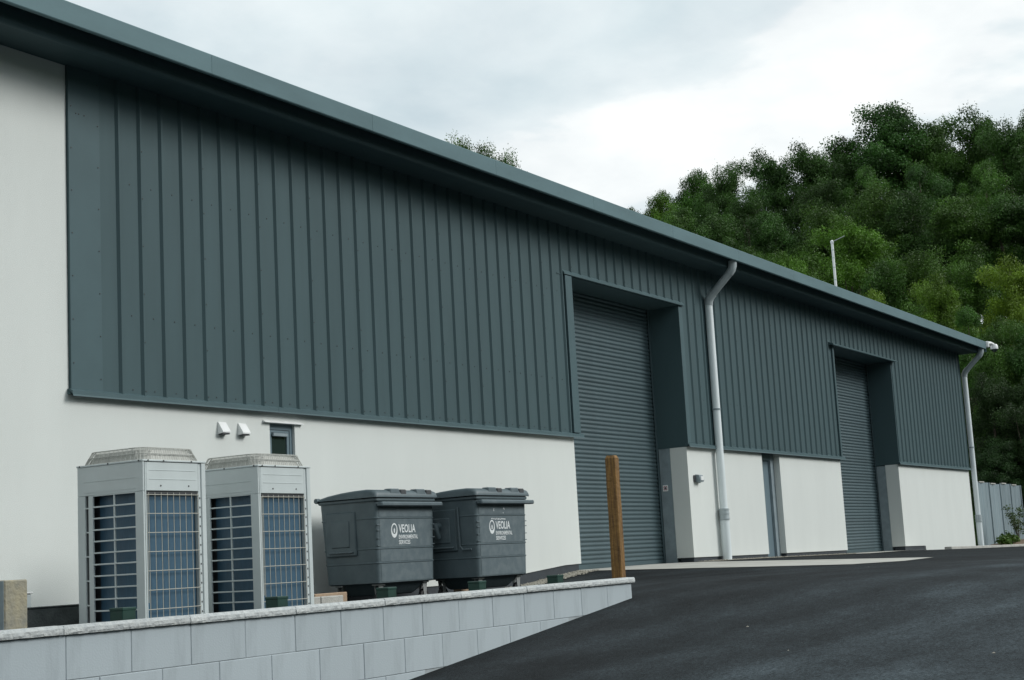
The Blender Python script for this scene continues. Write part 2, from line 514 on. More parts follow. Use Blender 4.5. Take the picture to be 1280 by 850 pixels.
# pebble margins beside the plinth
gm = MB()
sheet(gm, [(17.0, -.42), (21.5, -.34), (21.7, 0.03), (17.0, .03)], 10, 2, .016)
sheet(gm, [(26.3, -.28), (34.8, -.28), (34.9, .03), (26.3, .03)], 16, 2, .012)
peb = MB()
for i in range(1500):
    x = random.uniform(17.2, 21.6) if i < 800 else random.uniform(26.3, 34.8)
    y = random.uniform(-.45, 0) if i < 800 else random.uniform(-.30, 0)
    s_ = random.uniform(.010, .026); z = z_road(x, y) + .014
    a = random.uniform(0, 3.1); ca, sa = math.cos(a) * s_, math.sin(a) * s_
    gm.add([(x + ca, y + sa, z), (x - sa, y + ca, z), (x - ca, y - sa, z), (x + sa, y - ca, z), (x, y, z + s_ * .9)],
           [(0, 1, 4), (1, 2, 4), (2, 3, 4), (3, 0, 4)])
tag(gm.build('pebble_margin', 'gravel'), 'pale pebble margin at the foot of the white walls', 'pebbles', kind='stuff')
chips = MB()
for i in range(20):
    x = random.uniform(6, 24); y = random.uniform(-11, -6.5)
    s_ = random.choice((.005, .007, .012)); z = z_road(x, y)
    a = random.uniform(0, 3.1); ca, sa = math.cos(a) * s_, math.sin(a) * s_
    chips.add([(x + ca * 1.6, y + sa * 1.6, z), (x - sa, y + ca, z), (x - ca, y - sa, z), (x + sa, y - ca, z), (x, y, z + s_ * .6)],
              [(0, 1, 4), (1, 2, 4), (2, 3, 4), (3, 0, 4)])
tag(chips.build('stone_chips', 'gravel'), 'scattered pale stone chips lying on the dark asphalt', 'stones', kind='stuff')

# ------------------------------------------------------------------ the building
bld = thing('industrial_building', 'long industrial unit clad in grey-green ribbed steel above white rendered walls', 'building', (0, 0, 0))
XL, XR = -9.0, 46.68
ZS = 2.12          # cladding sill
ZT = 5.76
def wall_poly(name, polys, y0=0.0, y1=.25, m='render', parent=bld):
    mb = MB()
    for p in polys: mb.prism(p, 'y', y0, y1)
    return mb.build(name, m, parent)
WX0, WX1, WZ0, WZ1 = 14.11, 14.585, 1.10, 1.965
# one continuous skin round the window opening
wl = MB()
def skin(mb, rects_, d=.25):
    for x0, x1, z0, z1 in rects_:
        mb.add([(x0, 0, z0), (x1, 0, z0), (x1, 0, z1), (x0, 0, z1)], [(0, 1, 2, 3)])
skin(wl, [(XL, 10.92, ZS, ZT), (XL, WX0, -.17, ZS), (WX0, WX1, -.17, WZ0), (WX0, WX1, WZ1, ZS), (WX1, 20.0, -.17, ZS)])
wl.f = wl.f[:-1]; wl.v = wl.v[:-4]
wl.add([(WX1, 0, -.17), (18.8, 0, -.17), (20.02, 0, -.083), (21.25, 0, .003), (21.80, 0, .013), (21.80, 0, ZS), (WX1, 0, ZS)], [tuple(range(7))])
wl.add([(21.80, 0, .013), (21.80, .30, .013), (21.80, .30, ZS), (21.80, 0, ZS)], [(0, 1, 2, 3)])           # door return
wl.add([(18.8, 0, -.17), (20.02, 0, -.083), (21.25, 0, .003), (21.80, 0, .013), (18.8, .03, -.17), (20.02, .03, -.083), (21.25, .03, .003), (21.80, .03, .013)],
       [(0, 4, 5, 1), (1, 5, 6, 2), (2, 6, 7, 3)])
wl.add([(WX0, 0, WZ0), (WX0, .06, WZ0), (WX0, .06, WZ1), (WX0, 0, WZ1), (WX1, 0, WZ0), (WX1, .06, WZ0), (WX1, .06, WZ1), (WX1, 0, WZ1)],
       [(0, 1, 2, 3), (4, 5, 6, 7), (0, 1, 5, 4), (3, 2, 6, 7)])
tag(wl.build('rendered_wall', 'render', bld), 'white rendered wall behind the bins and air units')
wall_poly('rendered_wall', [[(26.23, -.008), (30.0, -.04), (30.0, ZS), (26.23, ZS)]], 0, .356)
wall_poly('rendered_wall', [[(31.0, -.045), (34.97, -.072), (34.97, ZS), (31.0, ZS)]], 0, .356)
wall_poly('rendered_wall', [[(39.57, -.078), (41.4, -.10), (41.55, -.5), (XR, -.6), (XR, ZS), (39.57, ZS)]], 0, .356)
for p, y in (([(XL, -.9), (21.74, -.9), (21.74, .011), (21.25, .001), (20.02, -.085), (18.8, -.172), (XL, -.172)], .018),
             ([(26.26, -.6), (29.98, -.6), (29.98, -.041), (26.26, -.009)], .02),
             ([(31.03, -.6), (34.94, -.6), (34.94, -.073), (31.03, -.046)], .02),
             ([(39.60, -.7), (41.5, -.7), (41.38, -.102), (39.60, -.080)], .02)):
    wall_poly('plinth', [p], y, .30, 'plinth')
# core behind
core = MB().box(XL, XR - .03, .72, 18, -.6, 5.70)
core.build('inner_wall', 'clad', bld)
MB().box(XR - .04, XR - .002, .36, 18, -.6, 5.70).build('gable_wall', 'clad', bld)

# ribbed cladding sheets
YC = -.03
RIB0, PITCH = 11.64, 1.0 / 3.0
def clad_prof(x0, x1):
    pr = [(x0, YC)]
    k = math.floor((x0 - RIB0) / PITCH) - 1
    while True:
        xr = RIB0 + k * PITCH
        if xr > x1: break
        for dx, dy in ((-.040, 0), (-.013, -.030), (.014, -.030), (.042, 0)):
            if x0 + 1e-4 < xr + dx < x1 - 1e-4: pr.append((xr + dx, YC + dy))
        k += 1
    pr.append((x1, YC))
    return pr
def clad_panel(x0, x1, z0, z1):
    mb = MB()
    pr = clad_prof(x0, x1)
    mb.prism(pr, 'z', z0, z1, closed=False)
    mb.add([(x0, YC, z0), (x1, YC, z0), (x1, -.001, z0), (x0, -.001, z0)], [(0, 1, 2, 3)])
    for a, b in zip(pr[:-1], pr[1:]):
        mb.add([(a[0], a[1], z0), (b[0], b[1], z0), (b[0], YC, z0), (a[0], YC, z0)], [(0, 1, 2, 3)]) if (a[1] != YC or b[1] != YC) else None
    return mb.build('cladding_panel', 'clad', bld)
screws = []
spans = [(11.36, 21.66, ZS, None), (21.66, 26.40, 4.93, 1), (26.40, 34.93, ZS, None), (34.93, 39.60, 4.93, 1), (39.60, XR - .03, ZS, None)]
edges = [11.932 + i for i in range(0, 36)]
for x0, x1, z0, hd in spans:
    cuts = [x0] + [e_ for e_ in edges if x0 + .02 < e_ < x1 - .02] + [x1]
    for a, b in zip(cuts[:-1], cuts[1:]):
        clad_panel(a, b - .0006, z0, ZT)
    # fixings: two rails, mid-pan, and stitches on every third rib
    k = 0
    while RIB0 + k * PITCH < x1:
        xr = RIB0 + k * PITCH
        if xr > x0 + .05:
            for zz in (3.05, 4.55):
                if zz > z0 + .15 and xr + .17 < x1: screws.append((xr + .17, YC, zz))
            if z0 < 3 and xr + .17 < x1: screws.append((xr + .17, YC, z0 + .10))
            if (k - 1) % 3 == 0:
                zz = z0 + .09
                while zz < 5.6:
                    screws.append((xr + .004, YC - .030, zz)); zz += .55
        k += 1
MB().box(10.925, 11.365, YC - .006, -.001, ZS, ZT).build('corner_flashing', 'trim', bld)
for zz in np.arange(2.3, 5.7, .47):
    screws.append((11.34, YC - .006, float(zz))); screws.append((10.96, YC - .006, float(zz) + .15))
for dx in (.10, .14, .22): screws.append((10.93 + dx, YC - .006, 5.20))
sc = MB()
for x, y, z in screws:
    sc.lathe([(.008, -.006), (.008, .003), (.005, .003)], (x, y, z), 6, 'y')
tag(sc.build('cladding_screws', 'screw', bld), kind='stuff')

# drip sill, in lengths
for a, b in ((10.90, 14.2), (14.2, 17.2), (17.2, 20.2), (20.2, 22.03), (26.20, 29.3), (29.3, 32.3), (32.3, 35.15), (39.5, 43.1), (43.1, XR + .02)):
    MB().prism([(-.088, ZS - .012), (-.094, ZS - .03), (-.082, ZS - .03), (-.080, ZS + .03), (-.034, ZS + .052), (0.004, ZS + .052), (0.004, ZS - .006), (-.07, ZS - .006)], 'x', a, b - .004).build('drip_sill', 'trim', bld)

# fascia, gutter and soffit
xs_ = list(np.arange(XL, 46.9, 3.05)) + [47.05]
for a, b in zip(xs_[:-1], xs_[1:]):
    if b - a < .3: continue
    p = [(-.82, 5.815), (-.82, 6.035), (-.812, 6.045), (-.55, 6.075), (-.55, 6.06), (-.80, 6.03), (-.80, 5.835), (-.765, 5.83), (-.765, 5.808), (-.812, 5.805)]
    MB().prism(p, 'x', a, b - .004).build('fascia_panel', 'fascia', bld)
xs_ = list(np.arange(XL, 46.9, 6.1)) + [47.0]
for a, b in zip(xs_[:-1], xs_[1:]):
    p = [(-.60, 5.93), (-.60, 5.765)] + [(-.555 + .045 * math.cos(q), 5.735 + .045 * math.sin(q)) for q in [math.pi * (1 - .12) + math.pi * .85 * k / 8 for k in range(9)]] + [(-.50, 5.721), (.5, 5.721), (.5, 5.93)]
    MB().prism(p, 'x', a, b - .003).build('eaves_soffit', 'clad', bld)
MB().box(47.05, 47.065, -.82, .4, 5.72, 6.05).build('gutter_end_cap', 'fascia', bld)
rf = MB().prism([(-.60, 6.03), (9.0, 6.85), (18.6, 6.03), (18.6, 5.93), (9, 6.75), (-.60, 5.93)], 'x', XL, 47.0).build('roof', 'roof', bld)
for k in range(34):
    x = XL + .8 + k * 1.65
    MB().prism([(-.58, 6.034), (9.0, 6.852), (9.0, 6.89), (-.58, 6.072)], 'x', x, x + .05).build('roof_seam', 'roof', rf)

# roller shutter doors
def shutter_mesh(L):
    pr = []
    for i in range(7):
        t = i / 6
        pr.append((-.017 * math.sin(math.pi * min(1, t / .78)) if t < .78 else 0.004, t * .0775))
    mb = MB()
    mb.prism(pr, 'x', 0, L, closed=False)
    return mb.mesh('slat', 'shutter', True)
def roller_door(x0, x1, zb, ztop, label):
    d = obj('roller_shutter_door', None, bld, (x0, .635, zb))
    d['label'] = label
    L = x1 - x0
    me = shutter_mesh(L - .12)
    n = int((ztop - zb - .10) / .0775) + 3
    for i in range(n):
        o = obj('slat', me, d, (.06, random.uniform(-.002, .002), .09 + i * .0775))
    MB().cbox(.05, L - .05, -.02, .03, 0.0, .088, .005).build('bottom_rail', 'shutter', d)
    MB().box(0, .07, -.035, .06, 0, ztop - zb + .2).build('guide_rail', 'galv', d)
    g_ = MB().box(L - .075, L - .004, -.035, -.028, 0, ztop - zb + .2).box(L - .012, L - .004, -.028, .05, 0, ztop - zb + .2).box(L - .075, L - .012, .03, .05, 0, ztop - zb + .2)
    g_.build('guide_rail', 'shutter', d)
    return d
roller_door(21.80, 26.23, -.105, 4.84, 'tall grey roller shutter nearest the bins')
roller_door(34.97, 39.57, -.170, 4.86, 'tall grey roller shutter farthest from the bins')
# reveals
def reveal(x0, x1, zt, trim_left):
    MB().box(x1 - .002, x1 + .012, YC - .012, .66, ZS - .02, zt).build('reveal_flashing', 'clad', bld)
    MB().box(x0 - .3, x1, YC - .01, .70, zt + .004, zt + .02).build('head_soffit', 'clad', bld)
    MB().box(x0, x1, .69, .71, zt - .3, zt + .003).build('shutter_box', 'clad', bld)
    MB().box(x1 + .012, x1 + .165, YC - .010, 0, ZS + .055, zt + .002).build('jamb_flashing', 'trim', bld)
reveal(21.80, 26.23, 4.845, 1)
reveal(34.97, 39.57, 4.865, 0)
MB().box(21.705, 21.93, -.075, -.03, ZS + .055, 4.845).box(21.89, 21.93, -.03, .5, ZS + .055, 4.845).build('jamb_flashing', 'trim', bld)
MB().prism([(-.085, 4.86), (-.085, 4.885), (-.04, 4.94), (0, 4.945), (0, 4.86)], 'x', 21.67, 26.42).build('head_flashing', 'trim', bld)
MB().box(34.90, 35.0, -.07, .5, ZS + .055, 4.86).build('jamb_flashing', 'clad', bld)
MB().prism([(-.17, 4.86), (-.175, 4.885), (-.165, 4.90), (-.04, 4.945), (0, 4.945), (0, 4.875), (-.16, 4.872)], 'x', 34.72, 39.83).build('head_flashing', 'trim', bld)
# steel columns beside the door openings
for x, zb, zt in ((26.23, -.1, 2.10), (39.57, -.19, 2.08)):
    c = MB().cbox(x + .004, x + .26, .362, .60, zb, zt, .004).build('steel_column', 'galv', bld)
    MB().box(x - .012, x + .27, .352, .61, zb, zb + .012).build('base_plate', 'galv', c)
# fire door in the gap between white panels
fd = obj('fire_door', None, bld, (30.0, .13, -.13))
tag(fd, 'dark grey steel fire door recessed between white panels')
MB().box(-.02, 1.02, .06, .10, 0, 2.25).build('door_leaf', 'winframe', fd)
MB().box(-.02, .09, 0, .06, 0, 2.25).build('door_frame', 'winframe', fd)
MB().box(.80, 1.02, 0.005, .06, 0, 2.25).build('door_frame', 'galv', fd)
MB().box(.09, .80, 0.005, .06, 2.10, 2.25).build('door_frame', 'winframe', fd)

# window
wd = obj('window', None, bld, (WX0, .06, WZ0))
Wd, Hh = WX1 - WX0, WZ1 - WZ0
fr = MB().box(0, .05, -.02, .03, 0, Hh).box(Wd - .05, Wd, -.02, .03, 0, Hh).box(.05, Wd - .05, -.02, .03, 0, .05).box(.05, Wd - .05, -.02, .03, Hh - .07, Hh)
fr.build('frame', 'winframe', wd)
sash = MB().box(.055, .085, -.012, .02, .055, Hh - .075).box(Wd - .10, Wd - .055, -.012, .02, .055, Hh - .075).box(.085, Wd - .10, -.012, .02, .055, .085).box(.085, Wd - .10, -.012, .02, Hh - .105, Hh - .075)
sash.build('sash', 'winframe', wd)
MB().box(.085, Wd - .10, .002, .012, .085, Hh - .105).build('pane', 'glass', wd)
MB().cbox(.09, Wd - .11, -.045, -.014, Hh - .155, Hh - .112, .006).build('trickle_vent', 'galv', wd)
MB().prism([(-.045, WZ1 + .004), (-.045, WZ1 + .014), (-.004, WZ1 + .034), (0, WZ1 + .034), (0, WZ1 + .004)], 'x', WX0 - .13, WX1 + .135).build('window_hood', 'white', bld)
# wall vents
for x in (13.18, 13.53):
    v = MB().prism([(-.085, 1.805), (-.085, 1.822), (-.010, 1.935), (0, 1.935), (0, 1.79)], 'x', x, x + .135).build('wall_vent', 'white', bld)
    MB().box(x + .01, x + .125, -.076, -.012, 1.786, 1.798).build('vent_grille', 'slot', v)
# down-pipes
def downpipe(x, zb, label, z_coup):
    dp = obj('downpipe', None, bld, (x, -.115, zb))
    dp['label'] = label
    R = .078
    zk = 5.02 - zb
    MB().tube([(0, 0, 0), (0, 0, z_coup - .05)], R * 1.16, 20).build('lower_pipe', 'pipe', dp, smooth=True)
    MB().tube([(0, 0, z_coup - .03), (0, 0, zk)], R, 20).build('straight_pipe', 'pipe', dp, smooth=True)
    cp = MB().tube([(0, 0, z_coup - .10), (0, 0, z_coup + .13)], R * 1.26, 20)
    for q in (-.08, .02, .10): cp.tube([(0, 0, z_coup + q), (0, 0, z_coup + q + .022)], R * 1.38, 20)
    cp.build('coupling', 'pipejoint', dp, smooth=True)
    MB().tube([(0, 0, zk - .02), (0, -.01, zk + .06), (0, -.05, zk + .14), (0, -.11, zk + .20)], R * 1.12, 20).build('lower_bend', 'pipejoint', dp, smooth=True)
    MB().tube([(0, -.10, zk + .19), (0, -.52, zk + .585)], R, 20).build('swan_neck', 'pipejoint', dp, smooth=True)
    MB().tube([(0, -.50, zk + .565), (0, -.555, zk + .63), (0, -.58, zk + .70), (0, -.585, zk + .80)], R * 1.1, 20).build('upper_bend', 'pipejoint', dp, smooth=True)
    for zz in (zk * .58,):
        bk = MB().tube([(0, 0, zz), (0, 0, zz + .03)], R * 1.14, 20).box(-.10, .10, .02, .045, zz, zz + .03)
        bk.build('pipe_bracket', 'galv', dp, smooth=True)
    return dp
downpipe(27.53, -.10, 'pale grey downpipe between the two roller doors', .88)
downpipe(46.86, -.31, 'pale grey downpipe at the far corner', .90)

# ------------------------------------------------------------------ things fixed to the building
L = thing('wall_light', 'small grey square wall light on white panel beside near roller door', 'light', (26.60, 0, 1.42))
L.scale = (.8, .8, .8)
MB().cbox(-.20, -.10, -.04, -.001, .01, .17, .008).build('back_plate', 'slot', L)
MB().prism([(-.02, .0), (-.13, .01), (-.15, .05), (-.12, .17), (-.02, .19)], 'x', -.12, .10).build('housing', 'galv', L)
MB().box(-.07, .07, -.152, -.128, .045, .14).build('lens', 'white', L)
MB().cbox(-.02, .03, -.09, -.03, -.02, .005, .006).build('sensor', 'pipejoint', L)

sg = thing('safety_sign', 'tiny white square sign with red and black marks on steel column', 'sign', (26.224, .50, 1.34))
MB().box(0, .004, -.055, .055, -.06, .06).build('plate', 'white', sg)
mk = MB()
for a in range(4):
    t0 = math.pi / 4 + a * math.pi / 2
    pts = []
    for r_ in (.044, .030):
        rr = [(r_ * math.cos(t0 + q), r_ * math.sin(t0 + q)) for q in (-.5, 0, .5)]
        pts += rr if r_ > .04 else rr[::-1]
    mk.prism([(p[0], p[1]) for p in pts], 'x', -.002, .0)
mk.build('red_ring', 'red', sg)
MB().prism([(-.008, -.028), (.008, -.028), (.008, .028), (-.008, .028)], 'x', -.003, 0).prism([(-.028, -.008), (.028, -.008), (.028, .008), (-.028, .008)], 'x', -.004, -.0005).build('black_symbol', 'slot', sg)

cc = thing('security_camera', 'white dome security camera on the far end of the gutter', 'camera', (47.07, -.80, 5.93))
MB().cbox(0, .10, -.10, .10, -.07, .12, .015).build('mounting_box', 'white', cc)
MB().tube([(.08, -.02, .07), (.30, -.08, .085), (.45, -.12, .06), (.50, -.13, .0)], .05, 14).build('arm', 'white', cc, smooth=True)
MB().lathe([(.03, .07), (.09, .055), (.115, .0), (.115, -.09), (.10, -.10)], (.52, -.14, .0), 20).build('housing', 'white', cc, smooth=True)
MB().lathe([(.095, -.10), (.085, -.14), (.055, -.175), (.01, -.19)], (.52, -.14, .0), 18).build('dome', 'glass', cc, smooth=True)

ms = thing('roof_mast', 'thin white mast with short side arm standing on the roof', 'mast', (44.66, 3.0, 6.33))
MB().tube([(0, 0, 0), (0, 0, 3.10)], .040, 12).build('pole', 'white', ms, smooth=True)
for z in (1.9, 2.3, 2.6, 2.85): MB().tube([(0, 0, z), (0, 0, z + .02)], .044, 12).build('band', 'pipejoint', ms)
MB().lathe([(.05, 0), (.055, .06), (.02, .10)], (0, 0, 3.08), 12).build('cap', 'white', ms, smooth=True)
MB().tube([(0, 0, 3.12), (.05, -.40, 3.26)], .013, 8).build('side_arm', 'zinc', ms)
MB().lathe([(.14, 0), (.14, .02), (.05, .04)], (0, 0, -.02), 12).build('base_plate', 'zinc', ms)

# ------------------------------------------------------------------ retaining wall
rw = thing('retaining_wall', 'low pale concrete block retaining wall with rough coping beside the ramp', 'wall', (0, 0, 0))
WY = -6.1
MB().box(1.2, 11.672, WY + .004, WY + .10, -1.9, -.118).build('mortar', 'mortar', rw)
LEN, HGT, JT = .45, .229, .003
bm_full = MB().cbox(JT / 2, LEN - JT / 2, 0, .10, JT / 2, HGT - JT / 2, .003).mesh('block', 'block')
bm_half = MB().cbox(JT / 2, LEN / 2 - JT / 2, 0, .10, JT / 2, HGT - JT / 2, .003).mesh('block', 'block')
for c in range(7):
    z = -.117 - (c + 1) * HGT
    x = 1.326 - (LEN / 2 if c % 2 else 0)
    while x < 11.6:
        full = x + LEN <= 11.70
        zg_ = max(z_road(x, -6.2), z_road(x + LEN, -6.2))
        if z + HGT > zg_ - .02:
            obj('block', bm_full if full else bm_half, rw, (x, WY + random.uniform(-.0015, .0015), z))
        x += LEN
def coping_mesh(L_):
    mb = MB()
    nx, prof = max(4, int(L_ / .03)), None
    rng = random.Random(int(L_ * 1000))
    rings = []
    for i in range(nx + 1):
        x = .003 + (L_ - .006) * i / nx
        j = lambda a: rng.uniform(-a, a) * .55
        rings.append([(x, -.022 + j(.003), j(.002)), (x, -.026 + j(.0045), .012 + j(.003)), (x, -.025 + j(.0045), .030 + j(.003)), (x, -.016 + j(.004), .044 + j(.002)),
                      (x, .04, .046 + j(.0015)), (x, .118 + j(.003), .044), (x, .125, .0)])
    n = 7
    for r_ in rings: mb.v += r_
    for i in range(nx):
        for k in range(n):
            a, b = i * n + k, i * n + (k + 1) % n
            mb.f.append((a, b, b + n, a + n))
    mb.f.append(tuple(range(n))); mb.f.append(tuple(nx * n + k for k in range(n)))
    return mb.mesh('coping_stone', 'coping')
cm = [coping_mesh(.908), coping_mesh(.9085), coping_mesh(.909)]
for i in range(12):
    x = .80 + i * .909
    if x + .909 > 11.75: break
    obj('coping_stone', cm[i % 3], rw, (x, WY + random.uniform(-.002, .002), -.116 + random.uniform(-.002, .002)))

# timber post at the wall end
tp = MB()
hs = .049
prof = [(-hs, -hs + .006), (-hs + .006, -hs), (hs - .006, -hs), (hs, -hs + .006), (hs, hs - .006), (hs - .006, hs), (-hs + .006, hs), (-hs, hs - .006)]
o_ = 0
rng = random.Random(3)
zs = [-.45] + [(-.25 + i * .125) for i in range(0, 10)] + [.985]
for z in zs:
    jx, jy = rng.uniform(-.0012, .0012), rng.uniform(-.0012, .0012)
    tp.v += [(p[0] + jx, p[1] + jy, z) for p in prof]
tp.v += [(p[0] * .72, p[1] * .72, 1.012) for p in prof]
for i in range(len(zs)):
    for k in range(8):
        a, b = i * 8 + k, i * 8 + (k + 1) % 8
        tp.f.append((a, b, b + 8, a + 8))
tp.f.append(tuple(len(zs) * 8 + k for k in range(8)))
po = tp.build('timber_post', 'timber', loc=(11.915, -5.86, 0.0))
po.rotation_euler = (math.radians(.4), math.radians(-.5), math.radians(6))
tag(po, 'square brown timber post standing at the end of the block wall', 'post')

# short green posts behind the wall
gx_ = [(5.98, 'beside the left corner of the near air unit'), (7.27, 'in front of the far air unit grille'), (8.42, 'below the nearer bin lettering'),
       (9.57, 'below the bin with white scuffs'), (10.75, 'standing alone nearest the timber post')]
gmsh = MB().cbox(-.05, .05, -.05, .05, -.30, 0.0, .004).mesh('tube', 'green')
gcap = MB().cbox(-.053, .053, -.053, .053, -.012, .006, .004).mesh('cap', 'green')
for x, w in gx_:
    t = thing('fence_post_stub', 'short dark green square post stub ' + w, 'post stub', (x, -5.88, .0), 0, 'green post stubs along the wall')
    z0 = -.012 + random.uniform(-.004, .004)
    t.location.z = z0
    obj('tube', gmsh, t, (0, 0, 0)); obj('cap', gcap, t, (0, 0, 0))

# ------------------------------------------------------------------ left edge clutter
st = thing('stone_pillar', 'squat mottled tan stone pillar at the far left behind the wall', 'pillar', (6.66, -4.1, -.36))
MB().cbox(0, .19, 0, .26, 0, .545, .008).build('shaft', 'stone', st)
MB().cbox(-.004, .001, .01, .25, 0, .54, .001).build('side_face', 'galv', st)
lw = thing('low_wall', 'low dark grey rendered wall left of the near air unit', 'wall', (7.6, -1.45, -.36))
MB().cbox(0, 3.6, 0, .2, 0, .30, .01).build('wall_body', 'stonegrey', lw)
MB().cbox(0, 3.6, -.008, .208, .302, .312, .003).build('wall_cap', 'stonegrey', lw)
mbx = thing('meter_box', 'small pale box on white wall beside the tan stone pillar', 'box', (10.02, 0, -.18))
MB().cbox(0, .25, -.16, -.001, 0, .245, .01).build('housing', 'acsheet', mbx)
MB().cbox(-.012, .262, -.172, -.001, .247, .262, .004).build('lid', 'white', mbx)
# loose blocks beside the nearer bin
kb = thing('kerb_stone', 'pale concrete kerb stone lying in front of the nearer bin', 'kerb', (12.28, -1.9, -.36))
MB().cbox(0, .352, 0, .14, 0, .22, .008).build('stone', 'kerb', kb)
MB().cbox(.36, .74, -.004, .14, 0, .218, .008).build('stone', 'kerb', kb)
bk = thing('terracotta_block', 'pale orange block under the left castor of the nearer bin', 'block', (13.15, -1.40, -.36))
MB().cbox(0, .58, 0, .11, 0, .118, .006).build('course', 'brickpale', bk)
MB().cbox(0.005, .585, .002, .108, .122, .238, .006).build('course', 'brickpale', bk)
bk2 = thing('terracotta_slab', 'pale orange slab behind the castor of the scuffed bin', 'block', (17.05, -.75, -.36))
MB().cbox(0, .34, 0, .12, 0, .26, .006).build('slab', 'brickpale', bk2)

# ------------------------------------------------------------------ air conditioning units
def ac_unit():
    W, D, H = .79, .82, 1.545
    zl = 1.27
    t = thing('air_conditioning_unit', 'grey rooftop-style air conditioning unit', 'air conditioner', (0, 0, 0), 0, 'air conditioning units behind the wall')
    MB().cbox(.02, W - .02, .02, D - .02, 0, .06, .004).build('base', 'slot', t)
    MB().box(.10, W - .10, .10, D - .10, .06, H - .03).build('inner_casing', 'slot', t)
    # left casing, flush sheet with openings
    sp = MB()
    sp.cbox(0, .02, 0.0, .10, .03, zl, .003)
    sp.cbox(0, .02, .625, .683, .03, zl, .003)
    sp.cbox(0, .02, .722, D, .03, zl, .003)
    sp.cbox(0, .02, 0.0, D, zl + .001, H - .012, .004)
    sp.build('side_panel', 'acsheet', t)
    MB().box(-.003, .001, .09, .73, 1.395, 1.399).box(-.003, .001, .09, .73, 1.30, 1.304).build('pressed_line', 'acsheet', t)
    MB().box(.020, .024, .68, .725, .04, zl).build('slot_back', 'slot', t)
    for z in np.arange(.08, 1.2, .215):
        MB().box(.002, .019, .683, .722, float(z), float(z) + .012).build('slot_bar', 'acsheet', t)
    c = MB().box(.085, .099, .10, .625, .05, zl).build('side_coil', 'coil', t)
    for i in range(13):
        z = .045 + i * .102
        MB().cbox(.002, .022, .10, .625, z - .007, z + .007, .002).build('louvre_bar', 'acsheet', t)
    MB().cbox(.004, .020, .355, .372, .03, zl, .002).build('louvre_upright', 'acsheet', t)
    # front
    fb = MB().cbox(.045, .695, .004, .03, zl + .004, H - .016, .004)
    for z in (1.375, 1.455): fb.box(.08, .66, .001, .006, z, z + .004)
    fb.build('front_panel', 'acsheet', t)
    MB().box(.022, .70, .02, .026, zl - .022, zl + .003).build('panel_gap', 'slot', t)
    MB().box(.03, .695, .055, .07, .03, zl).build('front_coil', 'coil', t)
    MB().cbox(.030, .046, .006, .03, .03, H - .014, .002).build('corner_trim', 'acsheet', t)
    wg = MB()
    for i in range(9):
        x = .075 + i * .0765
        wg.tube([(x, .010, .02), (x, .010, zl - .01)], .0036, 5)
    for x in (.050,): wg.tube([(x, .004, .30), (x, .004, zl - .03)], .0036, 5)
    for i in range(8):
        z = zl - .03 - i * .1665
        wg.tube([(.046, .006, z), (.70, .006, z)], .0038, 5)
    wg.build('wire_guard', 'wire', t)
    rp = MB().cbox(.70, .735, .012, .06, .03, H - .014, .003).cbox(.735, W, 0.0, .07, .03, H - .012, .004)
    rp.build('corner_post', 'acsheet', t)
    ho = MB()
    for i in range(14): ho.box(.712, .722, .008, .0125, .10 + i * .085, .115 + i * .085)
    tag(ho.build('clip_holes', 'slot', t), kind='stuff')
    MB().cbox(W - .02, W, .07, D, .03, H - .012, .003).build('side_panel', 'acsheet', t)
    MB().cbox(.02, W - .02, D - .02, D, .03, H - .012, .003).build('back_panel', 'acsheet', t)
    tp_ = MB().cbox(-.006, W + .006, -.006, D + .006, H - .012, H + .004, .003).build('top_panel', 'acsheet', t)
    ss = MB()
    for y in (.04, .42, .78): ss.lathe([(.008, -.004), (.008, .003), (.004, .004)], (-.007, y, H - .004), 6, 'x')
    for x in (.06, .25, .60): ss.lathe([(.008, -.004), (.008, .003)], (x, -.007, H - .004), 6, 'y')
    for x in (.22, .57): ss.lathe([(.008, -.004), (.008, .003)], (x, .004, zl + .05), 6, 'y')
    tag(ss.build('screws', 'slot', t), kind='stuff')
    # fan outlet: rounded bell mouth and wire cage
    def ring(hw, hd, z, rc, n=5):
        pts = []
        cx, cy = W / 2, D / 2
        for q, (sx, sy) in enumerate(((1, 1), (-1, 1), (-1, -1), (1, -1))):
            for i in range(n + 1):
                a = math.pi / 2 * (q + i / n)
                pts.append((cx + sx * (hw - rc) + rc * math.cos(a), cy + sy * (hd - rc) + rc * math.sin(a), z))
        return pts
    sh = MB()
    R1, R2, R3, R4 = ring(.355, .365, H + .004, .11), ring(.325, .335, H + .098, .13), ring(.30, .31, H + .098, .14), ring(.29, .30, H - .06, .16)
    n = len(R1)
    for R_ in (R1, R2, R3, R4): sh.v += R_
    for a in range(3):
        for k in range(n):
            p, q = a * n + k, a * n + (k + 1) % n
            sh.f.append((p, q, q + n, p + n))
    sh.build('fan_shroud', 'acbeige', t, smooth=True)
    gd = MB()
    lo_, hi_, md = ring(.375, .385, H + .006, .09), ring(.335, .345, H + .118, .12), ring(.355, .365, H + .064, .10)
    for R_ in (lo_, md, hi_):
        gd.tube(R_ + [R_[0]], .0045, 5, False)
    for k in range(n):
        gd.tube([lo_[k], md[k], hi_[k]], .0035, 5)
    for s_ in range(-5, 6):
        f_ = s_ / 6
        gd.tube([(W / 2 - .33, D / 2 + f_ * .335, H + .118), (W / 2 + .33, D / 2 + f_ * .335, H + .118)], .003, 4)
        for sx in (-1, 1):
            gd.tube([(W / 2 + sx * .375, D / 2 + f_ * .36, H + .006), (W / 2 + sx * .335, D / 2 + f_ * .335, H + .118)], .003, 4)
            gd.tube([(W / 2 + f_ * .36, D / 2 + sx * .385, H + .006), (W / 2 + f_ * .33, D / 2 + sx * .345, H + .118)], .003, 4)
    gd.build('fan_cage', 'acbeige', t)
